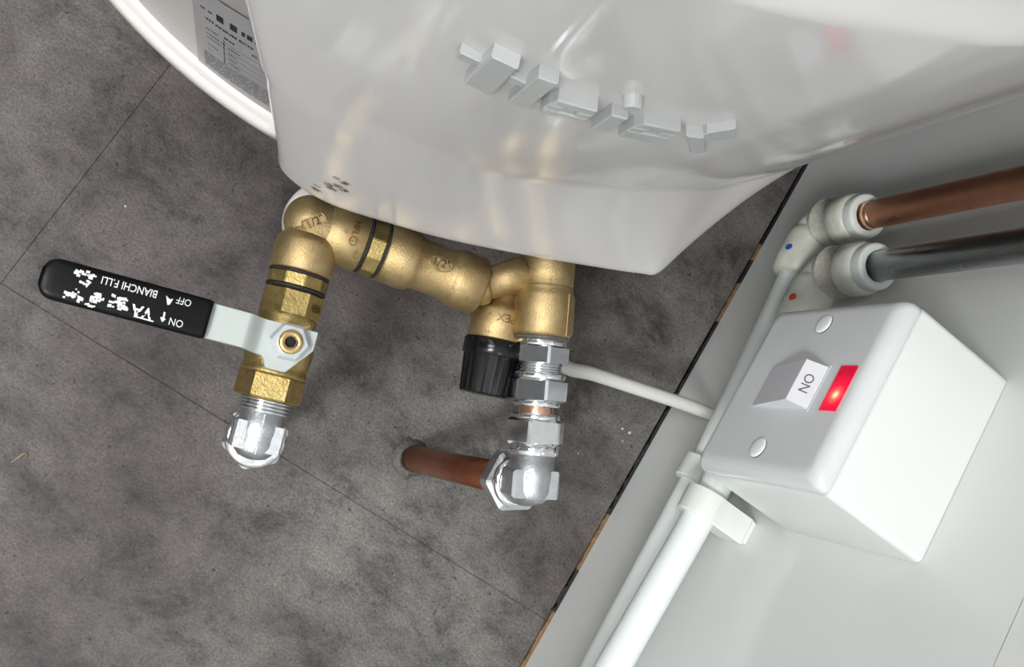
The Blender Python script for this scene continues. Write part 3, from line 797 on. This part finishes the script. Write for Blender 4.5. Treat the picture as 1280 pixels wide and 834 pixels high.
def clip(x, y, z, w, label):
    e = thing('pipe_clip', label, 'pipe clip', (-10, y, z - 12), 'pipe clips holding the white plastic pipes')
    t = MB(); P = []
    for k in range(25):
        a = math.pi / 2 + math.pi * k / 24
        P.append((x + 11.8 * math.cos(a), z + 11.8 * math.sin(a)))
    P = P + [(min(x + 6, -3), z - 10.6), (-1.2, z - 9.6), (-1.2, z + 9.6), (min(x + 6, -3), z + 10.6)]
    bevprism(t, P, lambda a, b, h: (a, y + w / 2 - h, b), 0, w, .8)
    finish('saddle', t, 'clip_white', e)
    t = MB(); prism(t, rrect(-2.6, 0, z - 11, z + 11, .8), lambda a, b, h: (a, y + w / 2 - 1 - h, b), 0, w - 2); finish('clip_foot', t, 'clip_white', e)
    return e
clip(-16, 16.5, 99, 13, 'white pipe clip around the lower plastic pipe beside the switch box')
clip(-24, -3.5, 131, 13.5, 'white pipe clip around the upper plastic pipe, below the switch box corner')

# ------------------------------------------------------------------ switch
BY, BZ, BD, S = 2.86, 163.3, 52.4, 86.0
sw = thing('switch_box', 'white surface mounted wall switch with red neon light', 'switch', (-26, BY + 43, BZ))
def loops(mbx, rows, capend=True):
    n = len(rows[0]); V = [p for r in rows for p in r]
    F = [(i * n + k, i * n + (k + 1) % n, (i + 1) * n + (k + 1) % n, (i + 1) * n + k) for i in range(len(rows) - 1) for k in range(n)]
    if capend: F += [tuple(range(n)), tuple((len(rows) - 1) * n + k for k in range(n))]
    mbx.add(V, F, True)
def rr(x, ins, r): return [(x, BY + a, BZ + b) for a, b in rrect(ins, S - ins, ins, S - ins, r, 6)]
t = MB(); loops(t, [rr(-.05, .2, 3), rr(-1, 0, 3), rr(-BD + 1.6, .1, 3), rr(-BD + 1.1, .4, 3), rr(-BD + 1.0, 1.6, 2.5), rr(-BD + .2, 1.7, 2.5)])
finish('back_box', t, 'box_white', sw)
t = MB(); loops(t, [rr(-BD + .3, 1, 3), rr(-BD + .15, .15, 3.6), rr(-BD - .3, 0, 3.8), rr(-BD - 3.2, .3, 3.8), rr(-BD - 5.0, 1.0, 4), rr(-BD - 6.8, 2.6, 4), rr(-BD - 7.7, 4.2, 4), rr(-BD - 8, 5.8, 4), rr(-BD - 8.02, 6.8, 4)])
plate = finish('face_plate', t, 'plate_white', sw)
XF = -BD - 8.02
def face(a, b, h): return Vector((XF - h, BY + a, BZ + b))
# rocker: pressed at one side, with its ridge standing proud
t = MB(); fr = [(30.6, 22.6), (52.6, 22.6), (52.6, 62), (30.6, 62)]
bevprism(t, fr[::-1], face, -.2, .35, .25); finish('rocker_frame', t, 'rocker_white', plate)
t = MB()
V = [face(31.6, 23.6, 0), face(51.6, 23.6, 0), face(31.6, 61, 0), face(51.6, 61, 0), face(31.6, 23.6, .5), face(51.6, 23.6, .5), face(31.9, 54.2, 7.0), face(51.3, 54.2, 7.0), face(31.9, 55.0, 7.1), face(51.3, 55.0, 7.1), face(31.6, 61, 1.0), face(51.6, 61, 1.0)]
t.add(V, [(0, 1, 5, 4), (4, 5, 7, 6), (6, 7, 9, 8), (8, 9, 11, 10), (10, 11, 3, 2), (0, 4, 6, 8, 10, 2), (1, 3, 11, 9, 7, 5), (0, 2, 3, 1)], False)
rk = finish('rocker', t, 'rocker_white', plate)
dn = Vector((-(7.1 - 1.0), 0, 55.0 - 61)).normalized()   # up the ON face
on_o = (face(41.6, 58.0, 4.05))
fnorm = Vector((-(61 - 55.0), 0, (7.1 - 1.0))).normalized()
upv = Vector(((7.1 - 1.0), 0, 61 - 55.0)).normalized()
t = MB(); put_text(t, 'ON', 5.6, lambda a, b, h: on_o + Vector((0, -a, 0)) + upv * b + fnorm * (.03 + h), .05, .02); finish('switch_print', t, 'print_shade_grey', rk)
t = MB(); bevprism(t, [(31.6, 69.2), (31.6, 78.4), (52.0, 78.4), (52.0, 69.2)], face, -.3, .6, .3); finish('neon_lens', t, 'neon_red', plate)
for ya in (12.2, 74.2):
    t = MB(); o = face(ya, 42.6, 0); lathe(t, o, (-1, 0, 0), [(-.2, .01), (-.2, 4.7), (.25, 4.7), (.6, 4.1), (.8, 2.8), (.9, .01)], 28); finish('screw_cap', t, 'screw_cap', plate)
    t = MB(); o = face(ya - .35, 43.3, 0); lathe(t, o, (-1, 0, 0), [(-.2, .01), (-.2, 4.75), (.06, 4.75), (.06, .01)], 28); finish('cap_recess_shade', t, 'print_shade_grey', plate)  # flat grey disc, offset to paint a crescent of shade beside the cap

# ------------------------------------------------------------------ litter on the floor
t = MB(); tube(t, spline([(-305, -162.8, .7), (-303.6, -158.5, 1.1), (-302.4, -155.6, .8), (-300.8, -156.4, .6)], 5), [.35] * 4 + [.6] * 6 + [.35] * 6, 8)
tag(finish('straw_bit', t, 'straw'), 'tiny dry straw piece lying on the grey floor', 'debris')
rg = random.Random(5)
for (x, y, r, lb) in ((-22.3, 34, .9, 'small pale grit speck on the floor by the wall gap below the cable'), (-16.6, 34.6, 1.1, 'larger white grit speck on the floor by the wall gap below the cable'), (-18, 27.5, .6, 'tiny pale grit speck beside the two larger specks by the wall gap'), (-40, 5, .5, 'lone pale grit speck on the floor beside the chrome coupling'), (-335, -23, .7, 'lone pale grit speck on the floor beyond the lever grip')):
    t = MB(); lathe(t, (x, y, 0), UP, [(0, .01), (0, r), (r * .6, r * .8), (r, .01)], 6, False, rg.random())
    tag(finish('grit_speck', t, 'speck'), lb, 'debris', 'grit specks on the floor')
for o in bpy.data.objects:
    if '_o' in o: del o['_o']
